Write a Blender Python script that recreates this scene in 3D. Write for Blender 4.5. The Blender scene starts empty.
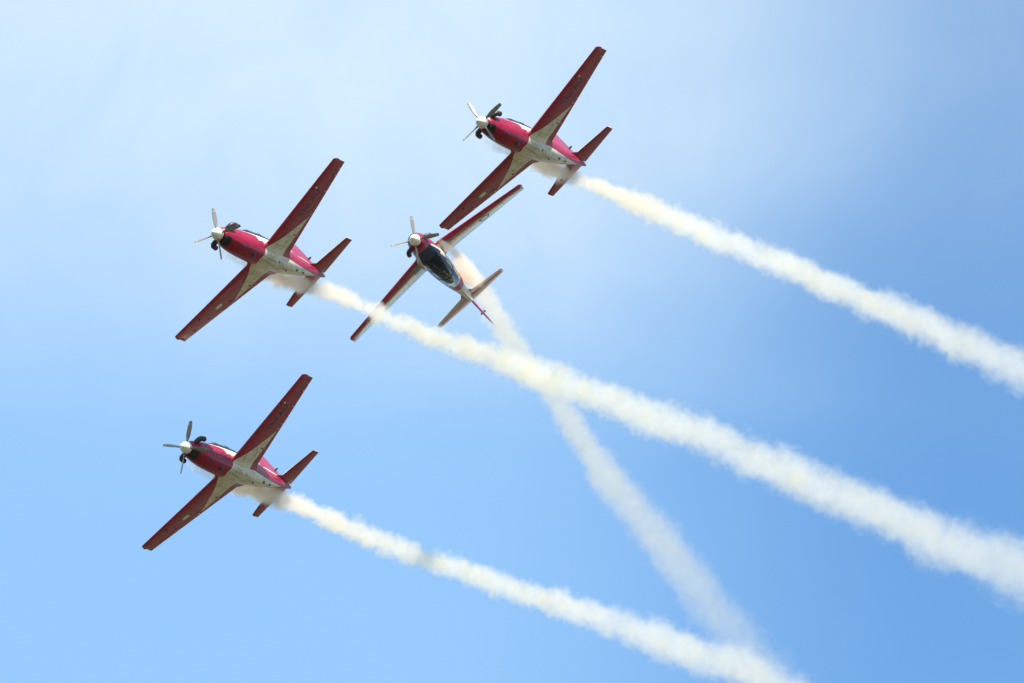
import bpy, bmesh, math, random
from mathutils import Vector, Quaternion, Matrix

S = bpy.context.scene
COL = S.collection
rad = math.radians

# ------------------------------------------------------------------ camera
cam_d = bpy.data.cameras.new('camera')
cam = bpy.data.objects.new('camera', cam_d)
COL.objects.link(cam)
cam.location = (0, 0, 1.7)
cam.rotation_euler = (rad(90 + 28), 0, 0)
cam_d.sensor_width = 36.0
cam_d.lens = 36.0 * 5600 / 1024
cam_d.clip_start = 0.5
cam_d.clip_end = 60000
S.camera = cam

# ------------------------------------------------------------------ sky, sun, exposure
SUN_DIR = Vector((0.18, -0.47, 0.86)).normalized()          # towards the sun
SUN_EL = math.asin(SUN_DIR.z)
SUN_AZ = math.atan2(SUN_DIR.x, SUN_DIR.y)                   # clockwise from +Y
world = bpy.data.worlds.new('World')
S.world = world
world.use_nodes = True


class NT:
    """small wrapper to write node trees as expressions"""
    def __init__(s, tree):
        s.t = tree
        s.t.nodes.clear()

    def n(s, kind, **kw):
        nd = s.t.nodes.new(kind)
        for k, v in kw.items():
            setattr(nd, k, v)
        return nd

    def put(s, sock, v):
        if isinstance(v, bpy.types.NodeSocket):
            s.t.links.new(v, sock)
        elif v is not None:
            sock.default_value = v

    def m(s, op, a, b=None, c=None, clamp=False):
        nd = s.n('ShaderNodeMath', operation=op, use_clamp=clamp)
        for i, v in enumerate((a, b, c)):
            s.put(nd.inputs[i], v)
        return nd.outputs[0]

    def mix(s, f, a, b):
        nd = s.n('ShaderNodeMix', data_type='RGBA')
        s.put(nd.inputs[0], f)
        s.put(nd.inputs[6], a if isinstance(a, bpy.types.NodeSocket) else (*a, 1) if len(a) == 3 else a)
        s.put(nd.inputs[7], b if isinstance(b, bpy.types.NodeSocket) else (*b, 1) if len(b) == 3 else b)
        return nd.outputs[2]

    def ramp(s, v, lo, hi, smooth=True):
        nd = s.n('ShaderNodeMapRange', interpolation_type='SMOOTHSTEP' if smooth else 'LINEAR')
        s.put(nd.inputs[0], v)
        s.put(nd.inputs[1], lo)
        s.put(nd.inputs[2], hi)
        return nd.outputs[0]

    def noise(s, vec, scale, detail=3, rough=.5, dist=0.0):
        nd = s.n('ShaderNodeTexNoise')
        s.put(nd.inputs['Vector'], vec)
        s.put(nd.inputs['Scale'], scale)
        nd.inputs['Detail'].default_value = detail
        nd.inputs['Roughness'].default_value = rough
        nd.inputs['Distortion'].default_value = dist
        return nd.outputs['Fac']

    def curve(s, v, pts, xmax, lo, hi):
        """piecewise smooth curve through pts, returned in real units"""
        nd = s.n('ShaderNodeFloatCurve')
        c = nd.mapping.curves[0]
        q = [(p[0] / xmax, (p[1] - lo) / (hi - lo)) for p in pts]
        c.points[0].location = q[0]
        c.points[1].location = q[-1]
        for a in q[1:-1]:
            c.points.new(*a)
        nd.mapping.update()
        s.put(nd.inputs['Value'], s.m('DIVIDE', v, xmax, clamp=True))
        return s.m('MULTIPLY_ADD', nd.outputs[0], hi - lo, lo)


w = NT(world.node_tree)
sky = w.n('ShaderNodeTexSky', sky_type='NISHITA', sun_disc=False)
sky.sun_elevation = SUN_EL
sky.sun_rotation = SUN_AZ
sky.altitude = 0
sky.air_density = 1.0
sky.dust_density = 0.4
sky.ozone_density = 1.6
tc = w.n('ShaderNodeTexCoord')
gd = tc.outputs['Generated']
sep = w.n('ShaderNodeSeparateXYZ')
w.put(sep.inputs[0], gd)
# thin cirrus veil: flat layer coordinates (direction projected on a high plane)
inv = w.m('DIVIDE', 1.0, w.m('MAXIMUM', sep.outputs[2], 0.05))
cx = w.m('MULTIPLY', sep.outputs[0], inv)
cy = w.m('MULTIPLY', sep.outputs[1], inv)
cv = w.n('ShaderNodeCombineXYZ')
w.put(cv.inputs[0], cx)
w.put(cv.inputs[1], cy)
cvec = cv.outputs[0]
n1 = w.noise(cvec, 3.2, 3, .5, .3)
mpc = w.n('ShaderNodeMapping')
w.put(mpc.inputs[0], cvec)
mpc.inputs['Rotation'].default_value = (0, 0, .5)
mpc.inputs['Scale'].default_value = (1.0, .38, 1)
n2 = w.noise(mpc.outputs[0], 17.0, 6, .58, .9)
# the veil thickens over a broad bank of high cloud above and left of the aircraft
wob = w.m('MULTIPLY', w.m('SUBTRACT', n1, .5), .35)
bank = w.m('SUBTRACT', 1.0, w.ramp(w.m('ADD', cy, wob), 1.57, 2.05))
west = w.m('SUBTRACT', 1.0, w.ramp(w.m('ADD', cx, w.m('MULTIPLY', wob, .4)), -.02, .17))
veil = w.m('MULTIPLY', bank, w.m('MULTIPLY_ADD', west, .66, .34))
veil = w.m('ADD', veil, w.m('MULTIPLY', west, .06))
veil = w.m('MULTIPLY', veil, w.m('MULTIPLY_ADD', n2, .62, .66))
hor = w.ramp(sep.outputs[2], 0.02, 0.25)
veil = w.m('MULTIPLY', veil, w.m('MULTIPLY_ADD', hor, .6, .4))
hs = w.n('ShaderNodeHueSaturation')
w.put(hs.inputs['Color'], sky.outputs[0])
hs.inputs['Saturation'].default_value = 1.22
hs.inputs['Value'].default_value = 1.12
hs.inputs['Hue'].default_value = .496
lift = w.m('SUBTRACT', 1.0, w.ramp(w.m('ADD', cx, w.m('MULTIPLY', wob, .3)), -.05, .19))
skyb = w.mix(w.m('MULTIPLY', lift, .85), hs.outputs[0], (1.6, 3.05, 5.1))
skyc = w.mix(w.m('MULTIPLY', veil,   .80), skyb, (3.65, 4.45, 5.1))
bg = w.n('ShaderNodeBackground')
w.put(bg.inputs[0], skyc)
bg.inputs[1].default_value = 0.094
wo = w.n('ShaderNodeOutputWorld')
w.put(wo.inputs[0], bg.outputs[0])

sd = bpy.data.lights.new('sun', 'SUN')
sd.energy = 5.0
sd.angle = rad(0.53)
sd.color = (1.0, .96, .89)
sun = bpy.data.objects.new('sun', sd)
COL.objects.link(sun)
sun.location = (0, 0, 300)
sun.rotation_euler = SUN_DIR.to_track_quat('Z', 'Y').to_euler()

S.view_settings.view_transform = 'Standard'
S.view_settings.look = 'None'
S.view_settings.exposure = 1.10
S.view_settings.gamma = 1.0
S.render.engine = 'CYCLES'
S.cycles.max_bounces = 12
S.cycles.volume_bounces = 10
S.cycles.transparent_max_bounces = 24
S.cycles.use_denoising = True
S.cycles.use_adaptive_sampling = True
S.cycles.adaptive_threshold = 0.02
S.cycles.sample_clamp_indirect = 6


# ------------------------------------------------------------------ materials
def mat(name, color, rough=.5, metal=0.0, coat=0.0, bump=None, vary=0.0, ior=1.5):
    m = bpy.data.materials.new(name)
    m.use_nodes = True
    b = NT(m.node_tree)
    bs = b.n('ShaderNodeBsdfPrincipled')
    out = b.n('ShaderNodeOutputMaterial')
    b.put(out.inputs[0], bs.outputs[0])
    bs.inputs['Roughness'].default_value = rough
    bs.inputs['Metallic'].default_value = metal
    bs.inputs['Coat Weight'].default_value = coat
    bs.inputs['Coat Roughness'].default_value = .08
    bs.inputs['IOR'].default_value = ior
    tcn = b.n('ShaderNodeTexCoord').outputs['Object']
    c = color
    if callable(color):
        c = color(b, tcn)
    if vary:
        nz = b.noise(tcn, 5.0, 4, .6)
        dark = b.n('ShaderNodeMix', data_type='RGBA', blend_type='MULTIPLY')
        b.put(dark.inputs[0], b.m('MULTIPLY', b.ramp(nz, .35, .75), vary))
        b.put(dark.inputs[6], c if isinstance(c, bpy.types.NodeSocket) else (*c, 1))
        dark.inputs[7].default_value = (.45, .42, .36, 1)
        c = dark.outputs[2]
    b.put(bs.inputs['Base Color'], c if isinstance(c, bpy.types.NodeSocket) else (*c, 1))
    if bump:
        bn = b.n('ShaderNodeBump')
        bn.inputs['Strength'].default_value = bump[1]
        bn.inputs['Distance'].default_value = .01
        b.put(bn.inputs['Height'], b.noise(tcn, bump[0], 3))
        b.put(bs.inputs['Normal'], bn.outputs[0])
    return m


RED = (.27, .002, .030)
WHITE = (.60, .555, .41)
OFF = 4.0      # local x of the meshes = distance behind the spinner tip (negative) + OFF


def xyz(b, tcn):
    s = b.n('ShaderNodeSeparateXYZ')
    b.put(s.inputs[0], tcn)
    return b.m('SUBTRACT', s.outputs[0], OFF), s.outputs[1], s.outputs[2]


def lt(b, a, c):       # crisp painted edge: 1 where a < c
    return b.ramp(b.m('SUBTRACT', c, a), -.004, .004, False)


def grime(b, tcn, col, amt=.5):
    """exhaust and oil streaks that run back along the airframe, panel seams and dirt"""
    mp = b.n('ShaderNodeMapping')
    b.put(mp.inputs[0], tcn)
    mp.inputs['Scale'].default_value = (.8, 5, 5)
    nz = b.noise(mp.outputs[0], 1.6, 5, .62)
    n2 = b.noise(tcn, 7.0, 4, .6)
    f = b.m('MULTIPLY', b.ramp(nz, .42, .72), amt)
    f = b.m('ADD', f, b.m('MULTIPLY', b.ramp(n2, .58, .74), amt * .55), clamp=True)
    mx = b.n('ShaderNodeMix', data_type='RGBA', blend_type='MULTIPLY')
    b.put(mx.inputs[0], f)
    b.put(mx.inputs[6], col)
    mx.inputs[7].default_value = (.42, .37, .24, 1)
    return mx.outputs[2]


def seams(b, tcn, col, sx, sy, depth=.55, wdt=.012):
    x, y, z = xyz(b, tcn)
    def line(v, step):
        fr = b.m('ABSOLUTE', b.m('SUBTRACT', b.m('FRACT', b.m('DIVIDE', v, step)), .5))
        return b.m('GREATER_THAN', fr, .5 - wdt / step)
    l = b.m('MAXIMUM', line(x, sx), line(y, sy))
    mx = b.n('ShaderNodeMix', data_type='RGBA', blend_type='MULTIPLY')
    b.put(mx.inputs[0], b.m('MULTIPLY', l, depth))
    b.put(mx.inputs[6], col)
    mx.inputs[7].default_value = (.3, .3, .3, 1)
    return mx.outputs[2]


def c_wing_bottom(b, tcn):
    x, y, z = xyz(b, tcn)
    a = b.m('ABSOLUTE', y)
    # pale spike from the leading edge root out to mid span at the hinge line
    fr = b.m('MULTIPLY_ADD', b.m('ADD', x, 3.17), -1.0 / 1.39, 0.0)
    fr = b.m('ADD', .50, b.m('MULTIPLY', fr, b.m('MULTIPLY_ADD', fr, .60, 1.42)))
    wh = b.m('MULTIPLY', lt(b, a, fr), lt(b, -4.56, x))
    col = b.mix(wh, RED, WHITE)
    return seams(b, tcn, grime(b, tcn, col, .45), .61, .83)


def c_wing_top(b, tcn):
    x, y, z = xyz(b, tcn)
    a = b.m('ABSOLUTE', y)
    # red leading band, curving back to take in the whole tip
    s = b.m('MULTIPLY', b.m('SUBTRACT', 5.3, a), 1 / 4.775)     # 0 tip .. 1 root
    le = b.m('MULTIPLY_ADD', s, .284, -3.473)
    ch = b.m('MULTIPLY_ADD', s, 1.0, .816)
    k = b.m('MAXIMUM', b.m('MULTIPLY', b.m('SUBTRACT', a, 4.35), 1 / .85), 0)
    k = b.m('MULTIPLY', b.m('POWER', k, 2.0), .70)
    frac = b.m('ADD', k, .31)
    edge = b.m('SUBTRACT', le, b.m('MULTIPLY', ch, frac))
    wh = lt(b, x, edge)
    col = b.mix(wh, RED, WHITE)
    wk = b.m('MULTIPLY', b.m('MULTIPLY', lt(b, a, 1.12), lt(b, x, -3.35)), lt(b, -4.25, x))
    col = b.mix(wk, col, (.035, .04, .05))
    return seams(b, tcn, grime(b, tcn, col, .4), .61, .83)


def c_stab_bottom(b, tcn):
    return seams(b, tcn, grime(b, tcn, b.mix(0.0, RED, RED), .4), .37, .5)


def c_stab_top(b, tcn):
    x, y, z = xyz(b, tcn)
    a = b.m('ABSOLUTE', y)
    edge = b.m('MULTIPLY_ADD', b.m('SUBTRACT', a, .2), -.20, -8.62)
    wh = b.m('MAXIMUM', lt(b, edge, x), lt(b, 1.93, a))
    return grime(b, tcn, b.mix(wh, RED, WHITE), .4)


def c_fuse(b, tcn):
    x, y, z = xyz(b, tcn)
    a = b.m('ABSOLUTE', y)
    # pale belly, from the wing leading edge tapering to a point under the tail
    half = b.m('MULTIPLY_ADD', b.m('ADD', x, 5.0), .132, .44)
    frontcut = lt(b, x, b.m('MULTIPLY_ADD', a, -.45, -2.95))
    wh = b.m('MULTIPLY', b.m('MULTIPLY', lt(b, a, half), lt(b, z, -.02)), frontcut)
    # pale flank under the canopy, from the wing root back
    fl = b.m('MULTIPLY', lt(b, b.m('MULTIPLY_ADD', b.m('ADD', x, 6.2), -.16, .28), z), lt(b, z, b.m('MULTIPLY_ADD', b.m('ADD', x, 3.0), -.10, .44)))
    fl = b.m('MULTIPLY', fl, b.m('MULTIPLY', lt(b, x, -2.85), lt(b, -5.75, x)))
    # pale spine leading into the fin
    sp = b.m('MULTIPLY', lt(b, x, -6.75), lt(b, b.m('MULTIPLY_ADD', b.m('ADD', x, 6.75), .04, .36), z))
    col = b.mix(b.m('MAXIMUM', b.m('MAXIMUM', wh, fl), sp), RED, WHITE)
    # bare dark lower lip of the cowling
    lip = b.m('MULTIPLY', lt(b, z, b.m('MULTIPLY_ADD', b.m('ADD', x, .6), .50, -.30)), lt(b, -.84, x))
    col = b.mix(lip, col, (.015, .015, .02))
    # sun glint and guessed lettering painted together along the cowling: broken pale strokes
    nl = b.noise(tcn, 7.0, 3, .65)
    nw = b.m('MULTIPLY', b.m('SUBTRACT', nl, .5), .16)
    glint_band = b.m('MULTIPLY', lt(b, b.m('MULTIPLY_ADD', b.m('ADD', x, 1.5), .10, .19), b.m('ADD', z, nw)), lt(b, z, b.m('MULTIPLY_ADD', b.m('ADD', x, 1.4), -.04, .27)))
    glint_band = b.m('MULTIPLY', glint_band, b.m('MULTIPLY', lt(b, x, -1.45), lt(b, -3.3, x)))
    col = b.mix(glint_band, col, (.66, .62, .56))
    return seams(b, tcn, grime(b, tcn, col, .75), .77, 9.0)


def c_fin(b, tcn):
    x, y, z = xyz(b, tcn)
    wh = lt(b, z, b.m('MULTIPLY_ADD', b.m('ADD', x, 9.0), .30, .62))
    return grime(b, tcn, b.mix(wh, RED, WHITE), .3)


M = {
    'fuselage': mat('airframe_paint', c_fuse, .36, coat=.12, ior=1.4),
    'wing_top': mat('wing_top_paint', c_wing_top, .3, coat=.5),
    'wing_bottom': mat('wing_underside_paint', c_wing_bottom, .3, coat=.5),
    'stab_top': mat('tailplane_top_paint', c_stab_top, .3, coat=.5),
    'stab_bottom': mat('tailplane_underside_paint', c_stab_bottom, .3, coat=.5),
    'fin': mat('fin_paint', c_fin, .3, coat=.5),
    'red': mat('red_paint', RED, .3, coat=.5),
    'white': mat('off_white_paint', WHITE, .35, coat=.4, vary=.3),
    'spinner': mat('spinner_paint', (.74, .72, .62), .3, coat=.5, vary=.2),
    'blade': mat('blade_black_paint', (.045, .05, .055), .33, coat=.2),
    'blade_face': mat('blade_grey_paint', (.20, .19, .165), .4, coat=.2),
    'blade_tip': mat('blade_tip_paint', (.32, .30, .28), .4),
    'steel': mat('sooty_steel', (.055, .05, .055), .5, metal=.6, vary=.5),
    'dark': mat('cockpit_black', (.010, .022, .050), .8),
    'grey': mat('cockpit_grey', (.02, .032, .055), .7),
    'seam': mat('dark_rubber', (.03, .03, .035), .6),
    'navy': mat('navy_marking', (.045, .012, .06), .5),
    'black': mat('black_marking', (.02, .02, .02), .5),
    'suit': mat('green_flight_suit', (.07, .10, .055), .8, vary=.4),
    'helmet': mat('white_helmet', (.75, .75, .70), .25, coat=.6),
    'visor': mat('dark_visor', (.01, .012, .015), .08, coat=1),
    'skin': mat('skin', (.42, .25, .17), .55),
    'glove': mat('pale_glove', (.45, .42, .33), .8),
    'harness': mat('harness_webbing', (.25, .26, .12), .8),
}


def glass_mat():
    m = bpy.data.materials.new('canopy_acrylic')
    m.use_nodes = True
    b = NT(m.node_tree)
    gl = b.n('ShaderNodeBsdfGlossy')
    gl.inputs['Roughness'].default_value = .03
    gl.inputs['Color'].default_value = (1, 1, 1, 1)
    tr = b.n('ShaderNodeBsdfTransparent')
    tr.inputs[0].default_value = (.46, .70, .90, 1)
    fr = b.n('ShaderNodeFresnel')
    fr.inputs[0].default_value = 1.45
    mx = b.n('ShaderNodeMixShader')
    b.put(mx.inputs[0], fr.outputs[0])
    b.put(mx.inputs[1], tr.outputs[0])
    b.put(mx.inputs[2], gl.outputs[0])
    o = b.n('ShaderNodeOutputMaterial')
    b.put(o.inputs[0], mx.outputs[0])
    return m


M['glass'] = glass_mat()


# ------------------------------------------------------------------ mesh helpers
def obj(name, bm, mats, parent=None, smooth=True, angle=40):
    me = bpy.data.meshes.new(name)
    bmesh.ops.recalc_face_normals(bm, faces=bm.faces)
    bm.to_mesh(me)
    bm.free()
    for m in (mats if isinstance(mats, (list, tuple)) else [mats]):
        me.materials.append(m)
    if smooth:
        for p in me.polygons:
            p.use_smooth = True
        me.set_sharp_from_angle(angle=rad(angle))
    o = bpy.data.objects.new(name, me)
    COL.objects.link(o)
    if parent:
        o.parent = parent
    return o


def tag(o, label, cat, group=None, kind=None):
    o['label'] = label
    if cat:
        o['category'] = cat
    if group:
        o['group'] = group
    if kind:
        o['kind'] = kind


def loft(bm, rings, cap0=True, cap1=True, mi=None, closed=True):
    """rings: lists of points of equal length; mi(i, j) gives the material index of a face"""
    vs = [[bm.verts.new(p) for p in r] for r in rings]
    n = len(rings[0])
    for i in range(len(rings) - 1):
        for j in range(n if closed else n - 1):
            k = (j + 1) % n
            f = bm.faces.new((vs[i][j], vs[i][k], vs[i + 1][k], vs[i + 1][j]))
            if mi:
                f.material_index = mi(i, j)
    if cap0:
        bm.faces.new(vs[0])
    if cap1:
        bm.faces.new(vs[-1][::-1])
    return vs


def tube(bm, path, radii, n=12, cap=True):
    path = [Vector(p) for p in path]
    rings = []
    up = Vector((0, 0, 1))
    for i, p in enumerate(path):
        d = (path[min(i + 1, len(path) - 1)] - path[max(i - 1, 0)]).normalized()
        a = d.cross(up)
        if a.length < 1e-3:
            a = d.cross(Vector((0, 1, 0)))
        a.normalize()
        c = a.cross(d)
        r = radii[i] if isinstance(radii, (list, tuple)) else radii
        rings.append([p + (a * math.cos(2 * math.pi * k / n) + c * math.sin(2 * math.pi * k / n)) * r for k in range(n)])
    return loft(bm, rings, cap, cap)


def box(bm, c, s, rot=None):
    r = bmesh.ops.create_cube(bm, size=1.0)
    mx = Matrix.Translation(c) @ (rot or Matrix.Identity(4)) @ Matrix.Diagonal((*s, 1))
    bmesh.ops.transform(bm, matrix=mx, verts=r['verts'])
    return r['verts']


def interp(tab, x):
    """tab rows (x, a, b, ...) with x falling"""
    for i in range(len(tab) - 1):
        x0, x1 = tab[i][0], tab[i + 1][0]
        if x0 >= x >= x1:
            t = (x0 - x) / (x0 - x1)
            p0 = tab[max(i - 1, 0)]
            p3 = tab[min(i + 2, len(tab) - 1)]
            out = []
            for k in range(1, len(tab[0])):
                a, b = tab[i][k], tab[i + 1][k]
                m0 = (b - p0[k]) / (x1 - p0[0]) * (x1 - x0) if p0[0] != x1 else b - a
                m1 = (p3[k] - a) / (p3[0] - x0) * (x1 - x0) if p3[0] != x0 else b - a
                h = ((2 * t**3 - 3 * t**2 + 1) * a + (t**3 - 2 * t**2 + t) * m0 + (-2 * t**3 + 3 * t**2) * b + (t**3 - t**2) * m1)
                out.append(h)
            return out
    return list(tab[-1][1:]) if x < tab[-1][0] else list(tab[0][1:])


# ------------------------------------------------------------------ the aircraft
# fuselage stations: x, half width, top z, bottom z, z of the widest point
FUS = [
    (-.56, .27, .24, -.34, -.03), (-.66, .34, .31, -.43, -.04), (-.95, .42, .37, -.57, -.06),
    (-1.35, .48, .39, -.70, -.08), (-1.8, .52, .44, -.77, -.08), (-2.4, .55, .49, -.82, -.06),
    (-3.2, .57, .52, -.85, -.04), (-4.2, .57, .54, -.85, -.02), (-5.0, .54, .56, -.80, .0),
    (-5.6, .49, .62, -.72, .03), (-6.2, .43, .64, -.62, .07), (-6.9, .35, .61, -.48, .1),
    (-7.6, .27, .57, -.33, .14), (-8.3, .20, .54, -.18, .18), (-8.9, .13, .50, -.06, .2),
    (-9.3, .07, .46, .02, .22), (-9.42, .03, .42, .08, .24)]


def fus_ring(x, n=40, grow=0.0):
    hw, zt, zb, zm = interp(FUS, x)
    r = []
    for k in range(n):
        a = 2 * math.pi * k / n
        c, s = math.cos(a), math.sin(a)
        e = .86 if s < 0 else .90
        y = math.copysign(abs(c) ** e, c) * (hw + grow)
        z = zm + (math.copysign(abs(s) ** e, s)) * ((zt - zm + grow) if s > 0 else (zm - zb + grow))
        r.append((x + OFF, y, z))
    return r


def airfoil(xle, xte, z0, thick, u0, u1, y, n=12, camber=.02, inc=0.0):
    """closed loop between chord fractions u0..u1; first half is the upper surface"""
    ch = xle - xte
    def th(u):
        return 5 * thick * (.2969 * math.sqrt(u) - .126 * u - .3516 * u * u + .2843 * u**3 - .1020 * u**4) * ch
    def cb(u):
        return 4 * camber * u * (1 - u) * ch
    us = []
    for i in range(n + 1):
        t = i / n
        t = t * t if u0 == 0 else t
        us.append(u0 + (u1 - u0) * t)
    up = [(xle - u * ch + OFF, y, z0 + cb(u) + th(u) + (.5 - u) * inc * ch) for u in us]
    lo = [(xle - u * ch + OFF, y, z0 + cb(u) - th(u) + (.5 - u) * inc * ch) for u in us]
    if u0 == 0:
        return up + lo[:0:-1]          # share the nose point
    return up + lo[::-1]


# wing planform; fitted to the photograph's four views
def wing_geo(a):
    s = (a - .525) / 4.775
    return (-3.189 - .284 * s, -5.005 + .716 * s, -.469 + .540 * s, .165 - .035 * s)


def wing_piece(bm, side, ys, u0, u1, n=14, shrink=()):
    rings = []
    for i, a in enumerate(ys):
        le, te, z, tk = wing_geo(a)
        if i in shrink:
            tk *= .35
            le -= .10
        rings.append(airfoil(le, te, z, tk, u0, u1, side * a, n, inc=.03))
    m = len(rings[0])
    upn = n + (1 if u0 else 0)
    vs = loft(bm, rings, True, True, lambda i, j: 0 if j < n else (1 if j > n or not u0 or True else 0))
    return vs


def make_wing(side, root):
    bm = bmesh.new()
    ys = [.25, .55, 1.0, 1.6, 2.2, 2.86, 3.5, 4.2, 4.97]
    wing_piece(bm, side, ys, 0, .765)
    wing_piece(bm, side, [4.972, 5.12, 5.24, 5.30], 0, 1.0, shrink=(3,))
    wing_piece(bm, side, [.25, .5], .765, 1.0, 6)
    wing = obj('wing', bm, [M['wing_top'], M['wing_bottom']], root)
    bm = bmesh.new()
    wing_piece(bm, side, [.56, 1.2, 2.0, 2.862], .772, 1.0, 6)
    obj('flap', bm, [M['wing_top'], M['wing_bottom']], wing)
    bm = bmesh.new()
    wing_piece(bm, side, [2.870, 3.5, 4.2, 4.962], .772, 1.0, 6)
    obj('aileron', bm, [M['wing_top'], M['wing_bottom']], wing)
    # flap track fairings
    return wing


def surf_piece(bm, side, rows, u0, u1, thick, n=8):
    rings = [airfoil(le, te, z, thick, u0, u1, side * a, n, camber=0) for a, le, te, z in rows]
    loft(bm, rings, True, True, lambda i, j: 0 if j < n else 1)


def stab_geo(a):
    s = (a - .1) / 1.937
    return (a, -8.36 - .505 * s, -9.482 + .116 * s, .283)


def make_tail(root):
    for side in (1, -1):
        bm = bmesh.new()
        surf_piece(bm, side, [stab_geo(a) for a in (.05, .3, .8, 1.4, 1.9, 2.0)] + [(2.037, -8.92, -9.34, .283)], 0, .62, .11, 10)
        h = obj('tailplane', bm, [M['stab_top'], M['stab_bottom']], root)
        bm = bmesh.new()
        surf_piece(bm, side, [stab_geo(a) for a in (.07, .8, 1.4, 1.9, 2.0)] + [(2.03, -8.93, -9.35, .283)], .63, 1, .11, 6)
        obj('elevator', bm, [M['stab_top'], M['stab_bottom']], h)
    # root fillet (dorsal strake ahead of the tailplane) is part of the fuselage; fin and rudder:
    def fin_rings(rows, u0, u1, n=8):
        out = []
        for z, le, te, tk in rows:
            loop = airfoil(le, te, 0, tk, u0, u1, 0, n, camber=0)
            out.append([(p[0], p[2], z) for p in loop])
        return out
    rows = [(.36, -6.6, -9.42, .03), (.56, -7.05, -9.40, .05), (.72, -7.5, -9.38, .07), (.95, -7.75, -9.35, .085), (1.4, -8.02, -9.28, .09), (1.98, -8.35, -9.17, .09), (2.08, -8.55, -9.15, .05)]
    bm = bmesh.new()
    loft(bm, fin_rings(rows, 0, .70))
    fin = obj('fin', bm, M['fin'], root)
    bm = bmesh.new()
    loft(bm, fin_rings(rows[1:], .715, 1))
    obj('rudder', bm, M['red'], fin)
    # cross-shaped aerial on the fin near its tip
    bm = bmesh.new()
    for s in (1, -1):
        tube(bm, [(-9.22 + OFF, s * -.01, 1.2), (-9.23 + OFF, s * .10, 1.2), (-9.26 + OFF, s * .135, 1.2)], [.05, .045, .03], 8)
    obj('aerial', bm, M['seam'], fin)


def make_prop(root):
    hub = (-.40 + OFF, 0, -.02)
    # hub is the part; spinner and blades are its pieces, all turning about the hub
    bm = bmesh.new()
    prof = [(-.13, .0), (-.13, .22), (-.05, .24), (.02, .24), (.02, 0)]
    rings = [[(x, r * math.cos(2 * math.pi * k / 24), r * math.sin(2 * math.pi * k / 24)) for k in range(24)] for x, r in prof if r > 0]
    loft(bm, rings)
    p = obj('propeller', bm, M['steel'], root)
    p.location = hub
    bm = bmesh.new()
    prof = [(-.10, .262), (-.04, .268), (.02, .262), (.09, .243), (.17, .205), (.25, .150), (.31, .095), (.355, .04), (.37, .008)]
    rings = [[(x, r * math.cos(2 * math.pi * k / 28), r * math.sin(2 * math.pi * k / 28)) for k in range(28)] for x, r in prof]
    loft(bm, rings)
    obj('spinner', bm, M['spinner'], p, angle=60)
    for q in range(4):
        bm = bmesh.new()
        rings = []
        rr = [(.20, .035, .05, 60), (.27, .04, .045, 55), (.36, .075, .035, 47), (.5, .105, .026, 38), (.68, .115, .020, 31), (.86, .11, .016, 25), (1.0, .098, .013, 22), (1.06, .092, .012, 21), (1.13, .08, .010, 20), (1.17, .05, .008, 20)]
        for r, hw, tk, pitch in rr:
            hw *= .86
            a = rad(pitch + 14)
            ring = []
            for k in range(12):
                t = 2 * math.pi * k / 12
                u, v = math.cos(t) * hw, math.sin(t) * tk
                # blade axis along +Y before turning; chord direction mostly along Z, twisted towards X
                X = u * math.sin(a) + v * math.cos(a)
                Z = u * math.cos(a) - v * math.sin(a)
                ring.append((X, r, Z))
            rings.append(ring)
        loft(bm, rings, mi=lambda i, j: 1 if i in (6,) else (2 if j < 6 else 0))
        bmesh.ops.rotate(bm, verts=bm.verts, cent=(0, 0, 0), matrix=Matrix.Rotation(q * math.pi / 2, 3, 'X'))
        obj('blade', bm, [M['blade'], M['blade_tip'], M['blade_face']], p)
    return p


def make_person(front, parent_matrix):
    pass


def canopy_ring(x, n=24, grow=0.0):
    tab = [(-2.15, .34, .48, .40), (-2.45, .41, .64, .40), (-2.8, .44, .80, .41), (-3.3, .455, .95, .41), (-4.1, .455, 1.00, .42), (-4.8, .43, .96, .44),
           (-5.3, .38, .87, .48), (-5.7, .33, .77, .50), (-5.95, .24, .69, .55)]
    hw, zt, zb = interp(tab, x)
    hw += grow
    zt += grow
    out = []
    for k in range(n + 1):
        a = math.pi * k / n
        out.append((x + OFF, math.cos(a) * hw, zb + (math.sin(a) ** .85) * (zt - zb)))
    return out


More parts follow.
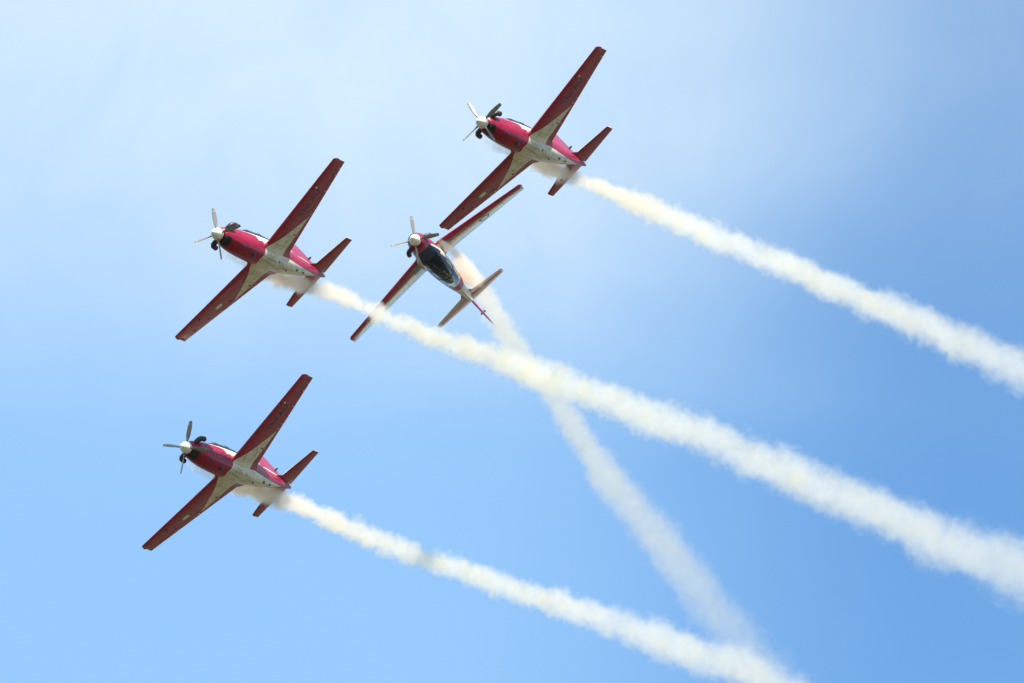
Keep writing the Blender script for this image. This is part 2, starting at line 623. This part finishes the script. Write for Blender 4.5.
def make_canopy(root):
    xs = [-2.15, -2.25, -2.45, -2.7, -3.0, -3.3, -3.7, -4.1, -4.5, -4.8, -5.1, -5.3, -5.5, -5.7, -5.85, -5.95]
    bm = bmesh.new()
    loft(bm, [canopy_ring(x) for x in xs], False, False, closed=False)
    can = obj('canopy', bm, M['glass'], root, angle=70)
    bm = bmesh.new()
    def bow(x, wd, g=.012, lean=0.0):
        rings = []
        pts = []
        for gx in (x + wd, x - wd):
            for gr in (g, -.02):
                pts.append((gx, gr))
        order = [pts[0], pts[2], pts[3], pts[1]]
        cols = [canopy_ring(a, grow=gr) for a, gr in order]
        rings = [[c[i] for c in cols] for i in range(len(cols[0]))]
        loft(bm, rings)
    for x_, w_ in ((-3.02, .03), (-4.0, .022)):
        bow(x_, w_)
        obj('canopy_frame', bm, M['seam'], can)
        bm = bmesh.new()
    bm.free()
    for s in (1, -1):
        bm = bmesh.new()
        pth, rr = [], []
        for x in xs:
            r = canopy_ring(x)
            p = r[0] if s > 0 else r[-1]
            pth.append((p[0], p[1] + s * .01, p[2] - .0))
            rr.append(.018)
        tube(bm, pth, rr, 8)
        obj('canopy_rail', bm, M['seam'], can)
    bm = bmesh.new()
    def arch(x0, x1):
        a = canopy_ring(x0, grow=.008)
        c = canopy_ring(x1, grow=.012)
        d = canopy_ring(x1, grow=-.03)
        e = canopy_ring(x0, grow=-.03)
        loft(bm, [[a[i], c[i], d[i], e[i]] for i in range(len(a))])
    arch(-5.42, -5.56)
    obj('canopy_frame', bm, M['white'], can)
    bm = bmesh.new()
    arch(-5.565, -5.94)
    obj('canopy_fairing', bm, M['red'], can)
    return can


def make_cockpit(root):
    bm = bmesh.new()
    # the well: a dark recess lining with raised sills
    rings = []
    for x in (-2.3, -2.5, -2.8, -3.4, -4.2, -4.9, -5.4, -5.65):
        r = canopy_ring(x)
        hw = r[0][1] * .95
        zb = r[0][2] + .13
        rings.append([(x + OFF, hw, zb - .10), (x + OFF, hw * .92, zb), (x + OFF, hw * .80, zb), (x + OFF, hw * .78, zb - .02), (x + OFF, -hw * .78, zb - .02), (x + OFF, -hw * .80, zb), (x + OFF, -hw * .92, zb), (x + OFF, -hw, zb - .10)])
    loft(bm, rings)
    tub = obj('cockpit', bm, M['dark'], root, angle=25)
    for x, dz in ((-3.42, -.03), (-4.72, -.07)):
        bm = bmesh.new()
        box(bm, (x - .22 + OFF, 0, .74), (.12, .40, .30), Matrix.Rotation(rad(-14), 4, 'Y'))
        box(bm, (x + .02 + OFF, 0, .60), (.42, .40, .10))
        for s in (1, -1):
            tube(bm, [(x - .27 + OFF, s * .13, .84), (x - .30 + OFF, s * .13, .93), (x - .30 + OFF, s * .02, .94)], .018, 8)
        bmesh.ops.bevel(bm, geom=[e for e in bm.edges if e.calc_length() > .09], offset=.02, segments=2, affect='EDGES')
        bmesh.ops.translate(bm, verts=bm.verts, vec=(0, 0, dz))
        obj('ejection_seat', bm, M['grey'], root, angle=35)
    for x, z in ((-2.75, .70), (-4.10, .76)):
        bm = bmesh.new()
        rings = []
        for dx, hw, h in ((.16, .16, .01), (.02, .22, .05), (-.10, .24, .07), (-.13, .22, .01)):
            rings.append([(x + dx + OFF, math.cos(math.pi * k / 10) * hw, z - .1 + math.sin(math.pi * k / 10) * (h + .06)) for k in range(11)])
        loft(bm, rings)
        obj('instrument_coaming', bm, M['dark'], root)


def proj_text(body, size, mtl, name, parent, cx, cy, side_up, rot, lower=True, off=.006):
    """lettering laid on the wing skin"""
    cu = bpy.data.curves.new(name, 'FONT')
    cu.body = body
    cu.size = size
    cu.align_x = 'CENTER'
    cu.align_y = 'CENTER'
    cu.offset = .012
    tmp = bpy.data.objects.new('tmp', cu)
    COL.objects.link(tmp)
    dg = bpy.context.evaluated_depsgraph_get()
    me = bpy.data.meshes.new_from_object(tmp.evaluated_get(dg))
    bpy.data.objects.remove(tmp)
    bm = bmesh.new()
    bm.from_mesh(me)
    bpy.data.meshes.remove(me)
    c, s = math.cos(rot), math.sin(rot)
    bmesh.ops.subdivide_edges(bm, edges=[e for e in bm.edges if e.calc_length() > .12], cuts=2)
    for v in bm.verts:
        x, y = v.co.x, v.co.y
        if lower:
            y = -y
        X, Y = cx + x * c - y * s, cy + x * s + y * c
        v.co = (X + OFF, Y, wing_z(X, Y, lower) + (-off if lower else off))
    return obj(name, bm, mtl, parent, smooth=False)


def wing_z(x, y, lower=True):
    a = abs(y)
    le, te, z0, tk = wing_geo(a)
    ch = le - te
    u = min(max((le - x) / ch, .001), 1)
    th = 5 * tk * (.2969 * math.sqrt(u) - .126 * u - .3516 * u * u + .2843 * u**3 - .1020 * u**4) * ch
    cb = 4 * .02 * u * (1 - u) * ch + (.5 - u) * .03 * ch
    return z0 + cb + (-th if lower else th)


def polygon_decal(name, pts, mtl, parent, lower, off, inner=None):
    """flat marking of real outline laid on the wing skin; a ring when inner is given"""
    bm = bmesh.new()
    def P(p, o):
        return (p[0] + OFF, p[1], wing_z(p[0], p[1], lower) + (-o if lower else o))
    n = len(pts)
    if inner:
        a = [bm.verts.new(P(p, off)) for p in pts]
        b = [bm.verts.new(P(p, off)) for p in inner]
        for i in range(n):
            k = (i + 1) % n
            bm.faces.new((a[i], a[k], b[k], b[i]))
    else:
        c = bm.verts.new(P((sum(p[0] for p in pts) / n, sum(p[1] for p in pts) / n), off))
        a = [bm.verts.new(P(p, off)) for p in pts]
        for i in range(n):
            bm.faces.new((a[i], a[(i + 1) % n], c))
    return obj(name, bm, mtl, parent, smooth=False)


def ell(cx, cy, rx, ry, n=28, ph=0.0):
    return [(cx + rx * math.cos(ph + 2 * math.pi * k / n), cy + ry * math.sin(ph + 2 * math.pi * k / n)) for k in range(n)]


def make_aircraft():
    root = bpy.data.objects.new('aerobatic_airplane', None)
    COL.objects.link(root)
    root.rotation_mode = 'QUATERNION'
    # fuselage
    bm = bmesh.new()
    xs = []
    x = -.56
    while x > -9.42:
        xs.append(x)
        x -= .05 if x > -1.0 else .16
    xs.append(-9.42)
    loft(bm, [fus_ring(x) for x in xs])
    # wing root fillets
    for s in (1, -1):
        rows = []
        for k, (a, gx, gt) in enumerate(((.30, .16, 1.35), (.50, .10, 1.15), (.62, .03, 1.03), (.70, 0, 1.0))):
            le, te, z, tk = wing_geo(a)
            rows.append(airfoil(le + gx, te - gx * 1.6, z, tk * gt + .003, 0, 1, s * a, 12, inc=.03))
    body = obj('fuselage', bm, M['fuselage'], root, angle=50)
    for s in (1, -1):
        bm = bmesh.new()
        rows = []
        for (a, gx, gt) in ((.28, .22, 1.30), (.46, .16, 1.16), (.58, .07, 1.06), (.66, .01, 1.012)):
            le, te, z, tk = wing_geo(a)
            rows.append(airfoil(le + gx, te - gx * 1.5, z, tk * gt, 0, 1, s * a, 14, inc=.03))
        loft(bm, rows, mi=lambda i, j: 0 if j < 14 else 1)
        obj('wing_fillet', bm, [M['fuselage'], M['wing_bottom']], body)
        # tailplane root strake
        bm = bmesh.new()
        rings = []
        for (a, le, te, t) in ((.02, -7.25, -9.2, .02), (.16, -7.75, -9.2, .025), (.24, -8.12, -9.2, .035), (.34, -8.36, -9.2, .045)):
            rings.append(airfoil(le, te, .283, t, 0, 1, s * a, 8, camber=0))
        loft(bm, rings)
        obj('tail_strake', bm, M['stab_bottom'], body)
    # matt dark glare panel ahead of the windscreen
    bm = bmesh.new()
    rings = []
    for x in (-1.10, -1.16, -1.3, -1.5, -1.8, -2.1, -2.4, -2.7):
        full = fus_ring(x, 80, .005)
        half = [3, 8, 10, 11, 12, 13, 14, 14][(-1.10, -1.16, -1.3, -1.5, -1.8, -2.1, -2.4, -2.7).index(x)]
        idx = [20 - half + 2 * half * t / 12 for t in range(13)]
        r = []
        for f_ in idx:
            a, t = int(f_), f_ - int(f_)
            r.append(tuple(full[a][c] * (1 - t) + full[a + 1][c] * t for c in range(3)))
        rings.append(r)
    loft(bm, rings, False, False, closed=False)
    obj('glare_panel', bm, M['dark'], body)
    # chin air inlet, dark outlet and belly gear
    bm = bmesh.new()
    rings = []
    for x, hw, h in ((-.60, .17, .07), (-.59, .15, .055), (-.68, .13, .045)):
        rings.append([(x + OFF, math.cos(2 * math.pi * k / 20) * hw, -.36 + math.sin(2 * math.pi * k / 20) * h) for k in range(20)])
    loft(bm, rings)
    obj('air_inlet', bm, M['seam'], body)
    for (x, y, rx, ry) in ((-2.42, .06, .15, .13), (-1.55, .24, .09, .05)):
        bm = bmesh.new()
        hw, zt, zb, zm = interp(FUS, x)
        rings = []
        for sx, h in ((1, .02), (.55, .045), (-.3, .05), (-1, .02)):
            rings.append([(x + sx * rx + OFF, y + math.cos(math.pi * k / 8) * ry, fz(x + sx * rx, y + math.cos(math.pi * k / 8) * ry) - math.sin(math.pi * k / 8) * h + .02) for k in range(9)])
        loft(bm, rings)
        obj('outlet', bm, M['navy'], body)
    # belly aerials: slim pale blades
    for (x, y, ln, h) in ((-3.75, -.10, .05, .26), (-4.0, .24, .05, .22)):
        bm = bmesh.new()
        zb = fz(x, y)
        rings = [[(x + dx + ln * math.cos(2 * math.pi * k / 8) + OFF, y + .014 * math.sin(2 * math.pi * k / 8), zb + .02 - dz) for k in range(8)] for dx, dz in ((0, 0), (-.04, h * .6), (-.08, h))]
        loft(bm, rings)
        obj('aerial', bm, M['white'], body)
    for (x, y, r) in ((-6.15, .10, .06), (-5.25, -.05, .035), (-6.9, .03, .04), (-4.35, .22, .03)):
        bm = bmesh.new()
        zb = fz(x, y)
        tube(bm, [(x + OFF, y, zb + .03), (x + OFF, y, zb - .03), (x + OFF, y, zb - .05)], [r, r, r * .5], 10)
        obj('drain', bm, M['seam'], body)
    # main wheel doors: seam rings on the wing root and nose door lines
    for s in (1, -1):
        wg = make_wing(s, root)
        ring_out = ell(-3.95, s * 1.05, .30, .42, 28)
        ring_in = ell(-3.95, s * 1.05, .288, .408, 28)
        polygon_decal('wheel_door_seam', ring_out, M['seam'], wg, True, .004, ring_in)
        # hinge fairings under the wing
        for a in (1.5, 2.6, 3.79, 4.6):
            bm = bmesh.new()
            le, te, z, tk = wing_geo(a)
            ch = le - te
            x0 = le - .72 * ch
            zz = wing_z(x0, a)
            tube(bm, [(x0 + .12 + OFF, s * a, zz + .005), (x0 + OFF, s * a, zz - .02), (x0 - .16 + OFF, s * a, wing_z(x0 - .16, a) - .02), (x0 - .28 + OFF, s * a, wing_z(x0 - .28, a))], [.01, .028, .028, .008], 8)
            obj('hinge_fairing', bm, M['red'], wg)
        # wing tip lamp
        bm = bmesh.new()
        le, te, z, tk = wing_geo(5.28)
        tube(bm, [(le - .14 + OFF, s * 5.28, z), (le - .26 + OFF, s * 5.31, z), (le - .40 + OFF, s * 5.30, z)], [.02, .03, .015], 8)
        obj('tip_lamp', bm, M['seam'], wg)
        if s > 0:
            bm = bmesh.new()
            tube(bm, [(-3.55 + OFF, 3.66, wing_z(-3.55, 3.66) + .01), (-3.50 + OFF, 3.66, -.24), (-3.42 + OFF, 3.66, -.26), (-3.08 + OFF, 3.66, -.26)], [.022, .02, .016, .012], 8)
            obj('pitot_tube', bm, M['steel'], wg)
            bm = bmesh.new()
            tube(bm, [(-3.62 + OFF, 3.79, wing_z(-3.62, 3.79) + .01), (-3.62 + OFF, 3.79, wing_z(-3.62, 3.79) - .03)], [.055, .045], 12)
            obj('landing_lamp', bm, M['white'], wg)
            proj_text('TNI AU', .42, M['navy'], 'lettering', wg, -3.93, 3.05, 1, math.pi / 2, True)
        else:
            bm = bmesh.new()
            tube(bm, [(-3.72 + OFF, -4.0, wing_z(-3.72, -4.0) + .01), (-3.72 + OFF, -4.0, wing_z(-3.72, -4.0) - .03)], [.05, .04], 12)
            obj('landing_lamp', bm, M['grey'], wg)
            # roundel below: pale disc inside a thin ring
            polygon_decal('roundel', ell(-3.99, -3.02, .13, .19), M['white'], wg, True, .005)
            polygon_decal('roundel_ring', ell(-3.99, -3.02, .27, .36), M['harness'], wg, True, .005, ell(-3.99, -3.02, .245, .335))
            # roundel above: dark five-sided outline
            polygon_decal('roundel_ring', ell(-4.0, -3.03, .27, .33, 5, 0), M['black'], wg, False, .006, ell(-4.0, -3.03, .19, .24, 5, 0))
        # hinge dot on the upper skin
    make_tail(root)
    make_prop(root)
    # exhaust stacks
    for s in (1, -1):
        bm = bmesh.new()
        tube(bm, [(-.80 + OFF, s * .28, .02), (-.80 + OFF, s * .42, .03), (-.83 + OFF, s * .54, .04), (-.93 + OFF, s * .62, .05), (-1.05 + OFF, s * .65, .05), (-1.16 + OFF, s * .66, .04)], [.11, .115, .12, .12, .115, .115], 14)
        obj('exhaust_stack', bm, M['steel'], root)
    make_cockpit(root)
    make_canopy(root)
    return root


def fz(x, y):
    """z of the belly skin"""
    hw, zt, zb, zm = interp(FUS, x)
    c = min(abs(y) / hw, .999) ** (1 / .86)
    return zm - (math.sin(math.acos(c)) ** .86) * (zm - zb)


def children(o):
    return [c for c in bpy.data.objects if c.parent == o]


def copy_tree(o, parent=None):
    c = o.copy()
    COL.objects.link(c)
    c.parent = parent
    for ch in children(o):
        copy_tree(ch, c)
    return c


# where each aircraft is (its mid-fuselage) and how it is turned
PLANES = {
    'A': ((0.542, 210.022, 123.242), (0.43473, 0.23413, -0.1937, -0.84774)),
    'B': ((-10.754, 210.421, 117.95), (0.44797, 0.23823, -0.19666, -0.83899)),
    'C': ((-12.304, 217.51, 111.304), (0.45785, 0.23, -0.19926, -0.83533)),
    'D': ((-3.478, 227.02, 126.524), (0.26224, -0.54721, 0.77055, -0.19505)),
}

PROP = {'A': 85, 'B': 60, 'C': 38, 'D': 59}
LABEL = {
    'A': 'topmost red and white propeller plane, belly showing, right wing just above the inverted plane',
    'B': 'red propeller plane at middle left, belly showing, its smoke crossing the inverted plane',
    'C': 'lowest red and white propeller plane, belly showing, flying alone at lower left',
    'D': 'inverted red and white propeller plane in the centre, dark canopy and grey wing tops showing',
}
proto = make_aircraft()
AIR = {}
for i, k in enumerate('ABCD'):
    o = proto if i == 0 else copy_tree(proto)
    loc, q = PLANES[k]
    o.location = loc
    o.rotation_quaternion = q
    AIR[k] = o
    tag(o, LABEL[k], 'airplane', 'aerobatic planes flying in close formation')
for k, o in AIR.items():
    for c in children(o):
        if c.name.startswith('propeller'):
            c.rotation_euler = (rad(PROP[k]), 0, 0)


# ------------------------------------------------------------------ the two pilots of the inverted plane
def make_pilot(seat_x, look):
    me = bpy.data.meshes.new('person')
    V = [(0, 0, 0), (0, 0, .14), (0, 0, .30), (0, 0, .44), (.02, 0, .52), (.03, 0, .60),
         (.02, .17, .43), (.14, .24, .22), (.36, .14, .18), (.44, .11, .19),
         (.02, -.17, .43), (.14, -.24, .22), (.36, -.12, .16), (.44, -.08, .17),
         (.14, .09, -.02), (.46, .12, .06), (.62, .12, -.22), (.72, .12, -.26),
         (.14, -.09, -.02), (.46, -.12, .06), (.62, -.12, -.22), (.72, -.12, -.26)]
    E = [(0, 1), (1, 2), (2, 3), (3, 4), (4, 5), (3, 6), (6, 7), (7, 8), (8, 9), (3, 10), (10, 11), (11, 12), (12, 13),
         (0, 14), (14, 15), (15, 16), (16, 17), (0, 18), (18, 19), (19, 20), (20, 21)]
    R_ = [.13, .13, .15, .13, .055, .085, .07, .05, .035, .038, .07, .05, .035, .038, .09, .07, .05, .045, .09, .07, .05, .045]
    me.from_pydata(V, E, [])
    o = bpy.data.objects.new('person', me)
    COL.objects.link(o)
    md = o.modifiers.new('skin', 'SKIN')
    for i, s in enumerate(me.skin_vertices[0].data):
        s.radius = (R_[i], R_[i])
        s.use_root = i == 0
    o.modifiers.new('sub', 'SUBSURF').levels = 1
    dg = bpy.context.evaluated_depsgraph_get()
    m2 = bpy.data.meshes.new_from_object(o.evaluated_get(dg))
    bpy.data.objects.remove(o)
    bpy.data.meshes.remove(me)
    m2.name = 'person'
    m2.materials.clear()
    m2.materials.append(M['suit'])
    m2.materials.append(M['skin'])
    for p in m2.polygons:
        p.use_smooth = True
        p.material_index = 1 if p.center.z > .50 else 0
    o = bpy.data.objects.new('person', m2)
    COL.objects.link(o)
    o.rotation_mode = 'QUATERNION'
    # helmet shell, visor and mask as worn pieces
    bm = bmesh.new()
    bmesh.ops.create_uvsphere(bm, u_segments=20, v_segments=12, radius=.14)
    bmesh.ops.scale(bm, verts=bm.verts, vec=(1.08, .92, 1.0))
    bmesh.ops.delete(bm, geom=[v for v in bm.verts if v.co.x > .075 and v.co.z < .03 or v.co.z < -.11], context='VERTS')
    bmesh.ops.translate(bm, verts=bm.verts, vec=(.02, 0, .64))
    obj('helmet', bm, M['helmet'], o)
    bm = bmesh.new()
    rings = []
    for z, r in ((.0, .118), (.03, .132), (.06, .134), (.085, .126)):
        rings.append([(.035 + math.cos(rad(t)) * r, math.sin(rad(t)) * r * .88, .61 + z) for t in range(-65, 66, 10)])
    loft(bm, rings, False, False, closed=False)
    obj('visor', bm, M['visor'], o)
    bm = bmesh.new()
    tube(bm, [(.10, 0, .60), (.155, 0, .57), (.17, 0, .54), (.14, .02, .46), (.06, .05, .38)], [.05, .045, .025, .016, .014], 10)
    obj('oxygen_mask', bm, M['seam'], o)
    bm = bmesh.new()
    for s in (1, -1):
        tube(bm, [(-.12, s * .09, .48), (.05, s * .10, .50), (.165, s * .09, .36), (.155, s * .04, .16)], .018, 6)
    obj('harness', bm, M['harness'], o)
    return o


_, qd = PLANES['D']
QD = Quaternion(qd)
LD = Vector(PLANES['D'][0])
for x, lab in ((-3.36, 'pilot in the front seat under the inverted plane\'s canopy, white helmet'),
               (-4.66, 'pilot in the rear seat under the inverted plane\'s canopy, white helmet')):
    pl = make_pilot(x, 0)
    tag(pl, lab, 'person', 'pilots of the inverted plane')
    pl.scale = (.62, .62, .62)
    pl.location = LD + QD @ Vector((x + OFF, 0, .41))
    pl.rotation_quaternion = QD

# ------------------------------------------------------------------ the ground below (airfield grass), one sheet to the horizon
def c_ground(b, tcn):
    n1_ = b.noise(tcn, .012, 6, .6)
    n2_ = b.noise(tcn, .6, 5, .65)
    c = b.mix(b.ramp(n1_, .38, .62), (.055, .047, .022), (.032, .036, .016))
    return b.mix(b.m('MULTIPLY', n2_, .5), c, (.065, .053, .03))


gm = mat('dry_airfield_grass', c_ground, .95)
bm = bmesh.new()
rings = []
for r in (1, 60, 400, 2500, 12000, 40000):
    rings.append([(r * math.cos(2 * math.pi * k / 64), r * math.sin(2 * math.pi * k / 64), 0) for k in range(64)])
loft(bm, rings, True, False)
g = obj('ground', bm, gm, smooth=False)
g['kind'] = 'structure'
g['label'] = 'dry grass of the airfield under the display'

# ------------------------------------------------------------------ smoke trails
# per trail: start (at the right exhaust), orientation of its length, length, rows (along, sideways, up, radius)
TRAILS = {
    'A': ((-1.19, 208.39, 122.315), (0.86792, 0.05526, -0.09918, 0.48356), 61.8, [
        (0.0, 0.0, 0.0, 0.13), (1.95, 0.16, 0.02, 0.25), (3.95, 0.13, -0.08, 0.36), (5.95, -0.04, -0.04, 0.42),
        (7.45, -0.12, 0.02, 0.46), (9.94, -0.12, 0.02, 0.39), (12.87, -0.11, 0.01, 0.53), (17.28, -0.08, -0.01, 0.62),
        (21.77, -0.07, -0.02, 0.7), (31.11, -0.1, 0.05, 0.77), (41.08, -0.09, 0.07, 0.91), (51.8, -0.03, 0.02, 1.11),
        (61.8, -0.0, 0.0, 1.34),
    ]),
    'B': ((-12.428, 208.727, 117.027), (0.86045, 0.05674, -0.0983, 0.49673), 93.16, [
        (0.0, 0.0, 0.0, 0.13), (1.95, 0.17, 0.01, 0.25), (3.95, 0.14, -0.1, 0.36), (5.95, -0.02, -0.07, 0.42),
        (7.45, -0.1, -0.02, 0.46), (9.61, -0.16, 0.07, 0.41), (13.11, -0.07, -0.05, 0.47), (16.61, -0.05, -0.08, 0.5),
        (20.13, -0.07, -0.05, 0.55), (23.69, -0.12, 0.04, 0.62), (27.42, -0.12, 0.04, 0.7), (31.24, -0.14, 0.09, 0.77),
        (35.05, -0.22, 0.22, 0.85), (39.14, -0.17, 0.15, 0.96), (43.15, -0.24, 0.27, 0.99), (52.89, -0.12, 0.1, 1.12),
        (63.35, -0.05, 0.02, 1.33), (74.63, 0.07, -0.15, 1.48), (83.16, -0.02, 0.01, 1.75), (93.16, 0.0, 0.0, 2.1),
    ]),
    'C': ((-13.963, 215.774, 110.435), (0.85688, 0.04985, -0.0844, 0.50612), 74.74, [
        (0.0, 0.0, 0.0, 0.13), (1.95, 0.16, 0.02, 0.25), (3.95, 0.12, -0.06, 0.36), (5.95, -0.05, -0.02, 0.42),
        (7.45, -0.14, 0.05, 0.46), (9.6, -0.16, 0.08, 0.44), (14.5, -0.1, 0.01, 0.55), (19.49, -0.09, 0.0, 0.59),
        (24.53, -0.19, 0.17, 0.64), (29.79, -0.22, 0.25, 0.69), (35.11, -0.33, 0.44, 0.75), (40.75, -0.4, 0.56, 0.9),
        (46.61, -0.43, 0.63, 1.02), (52.58, -0.53, 0.82, 1.11), (57.3, -0.43, 0.66, 1.15), (62.75, -0.29, 0.45, 1.19),
        (74.74, 0.0, 0.0, 1.43),
    ]),
    'D': ((-3.578, 224.469, 126.465), (0.78358, 0.0511, -0.06503, 0.61576), 84.12, [
        (0.0, 0.0, 0.0, 0.13), (1.94, -0.23, 0.05, 0.25), (3.94, -0.26, 0.2, 0.36), (5.94, -0.15, 0.21, 0.42),
        (7.45, -0.12, 0.19, 0.46), (8.71, -0.14, 0.21, 0.51), (12.12, 0.01, 0.09, 0.58), (14.61, 0.07, 0.04, 0.61),
        (17.23, 0.15, -0.03, 0.64), (26.42, 0.13, -0.01, 0.7), (32.75, 0.28, -0.14, 0.78), (39.54, 0.37, -0.23, 0.94),
        (47.39, 0.24, -0.13, 1.11), (58.08, 0.22, -0.14, 1.25), (70.12, 0.09, -0.05, 1.42), (84.12, 0.0, 0.0, 1.71),
    ]),
}

STRENGTH = {'A': 1.0, 'B': 1.1, 'C': 1.0, 'D': .62}


def smoke_mat(name, L, pts, k, seed, fa, clean):
    m = bpy.data.materials.new(name)
    m.use_nodes = True
    b = NT(m.node_tree)
    tcn = b.n('ShaderNodeTexCoord').outputs['Object']
    s = b.n('ShaderNodeSeparateXYZ')
    b.put(s.inputs[0], tcn)
    x, y, z = s.outputs
    yc = b.curve(x, [(p[0], p[1]) for p in pts], L, -1, 1)
    zc = b.curve(x, [(p[0], p[2]) for p in pts], L, -1, 1)
    R = b.curve(x, [(p[0], p[3]) for p in pts], L, 0, 3)
    dy = b.m('SUBTRACT', y, yc)
    dz = b.m('SUBTRACT', z, zc)
    rho = b.m('SQRT', b.m('ADD', b.m('MULTIPLY', dy, dy), b.m('MULTIPLY', dz, dz)))
    q = b.m('DIVIDE', rho, R)                                # 0 axis .. 1 nominal edge
    off = b.n('ShaderNodeVectorMath', operation='ADD')
    b.put(off.inputs[0], tcn)
    off.inputs[1].default_value = (seed * 13.7, seed * 5.1, seed * 3.3)
    far = b.m('DIVIDE', x, L, clamp=True)
    def blend(a, c):
        return b.m('ADD', a, b.m('MULTIPLY', far, b.m('SUBTRACT', c, a)))
    n1 = blend(b.noise(off.outputs[0], 1.15, 1.0, .5), b.noise(off.outputs[0], .50, 1.5, .5))
    n2 = blend(b.noise(off.outputs[0], 2.9, 3.0, .62, .4), b.noise(off.outputs[0], 1.35, 4.0, .64, .5))
    n0 = b.noise(off.outputs[0], .22, 1.0, .5)
    # puffs: the nominal edge is pushed in and out by two sizes of turbulence
    e = b.m('ADD', q, b.m('MULTIPLY', b.m('SUBTRACT', n1, .5), -1.7))
    e = b.m('ADD', e, b.m('MULTIPLY', b.m('SUBTRACT', n2, .5), -2.2))
    e = b.m('ADD', e, b.m('MULTIPLY', b.m('SUBTRACT', n0, .5), -.55))
    body = b.m('POWER', b.m('SUBTRACT', 1.0, b.ramp(e, .40, 1.15)), 1.1)
    # the same smoke spread over a growing cross-section
    dens = b.curve(x, [(p[0], min(k * DENS / (p[3] ** 1.35) * (1 - fa * p[0] / L), 14) if p[0] > 7 else k * DN * (.16 + .84 * min(max((p[0] - 1.5) / 4.5, 0), 1))) for p in pts], L, 0, 14)
    d = b.m('MULTIPLY', body, dens)
    v = b.n('ShaderNodeVolumePrincipled')
    tan = b.ramp(x, 4.0, 20.0)
    patch = b.ramp(b.noise(off.outputs[0], .9, 2.0, .6), .42, .66)
    b.put(v.inputs['Color'], b.mix(tan, (.975, .91, .80), b.mix(patch, tuple(c * clean for c in (.925, .915, .855)), tuple(c * clean for c in (.925, .87, .72)))))
    b.put(v.inputs['Density'], d)
    v.inputs['Anisotropy'].default_value = .5
    o = b.n('ShaderNodeOutputMaterial')
    b.put(o.inputs['Volume'], v.outputs[0])
    m.cycles.homogeneous_volume = False
    m.cycles.volume_step_rate = SR
    return m


DENS = .70
DN = 5.0
SR = .12
FADE = {'A': .45, 'B': .55, 'C': .5, 'D': .84}
CLEAN = {'A': 1.0, 'B': .985, 'C': 1.0, 'D': .90}
SMOKE_LABEL = {
    'A': 'white smoke trail from the topmost plane, reaching the right edge of the picture',
    'B': 'thick white smoke trail from the middle left plane, crossing in front of another trail',
    'C': 'white smoke trail from the lowest plane, leaving the picture at the bottom',
    'D': 'thinning smoke trail from the inverted plane, steeper than the others and fading',
}
for i, (k, (loc, q, L, pts)) in enumerate(TRAILS.items()):
    bm = bmesh.new()
    rng = random.Random(7 + i)
    rings = []
    N = int(L / .8)
    rows = [(-p[0], p[1], p[2], p[3]) for p in pts]
    for a in range(N + 1):
        x = L * a / N
        yc, zc, R = interp(rows, -x)
        rr = max(R, .1) * 1.5
        rings.append([(x, yc + math.cos(2 * math.pi * j / 12) * rr, zc + math.sin(2 * math.pi * j / 12) * rr) for j in range(12)])
    loft(bm, rings)
    o = obj('smoke_trail', bm, smoke_mat('smoke', L, pts, STRENGTH[k], i + 1, FADE[k], CLEAN[k]))
    o.location = loc
    o.rotation_mode = 'QUATERNION'
    o.rotation_quaternion = q
    tag(o, SMOKE_LABEL[k], 'smoke trail', 'smoke trails of the aerobatic planes')
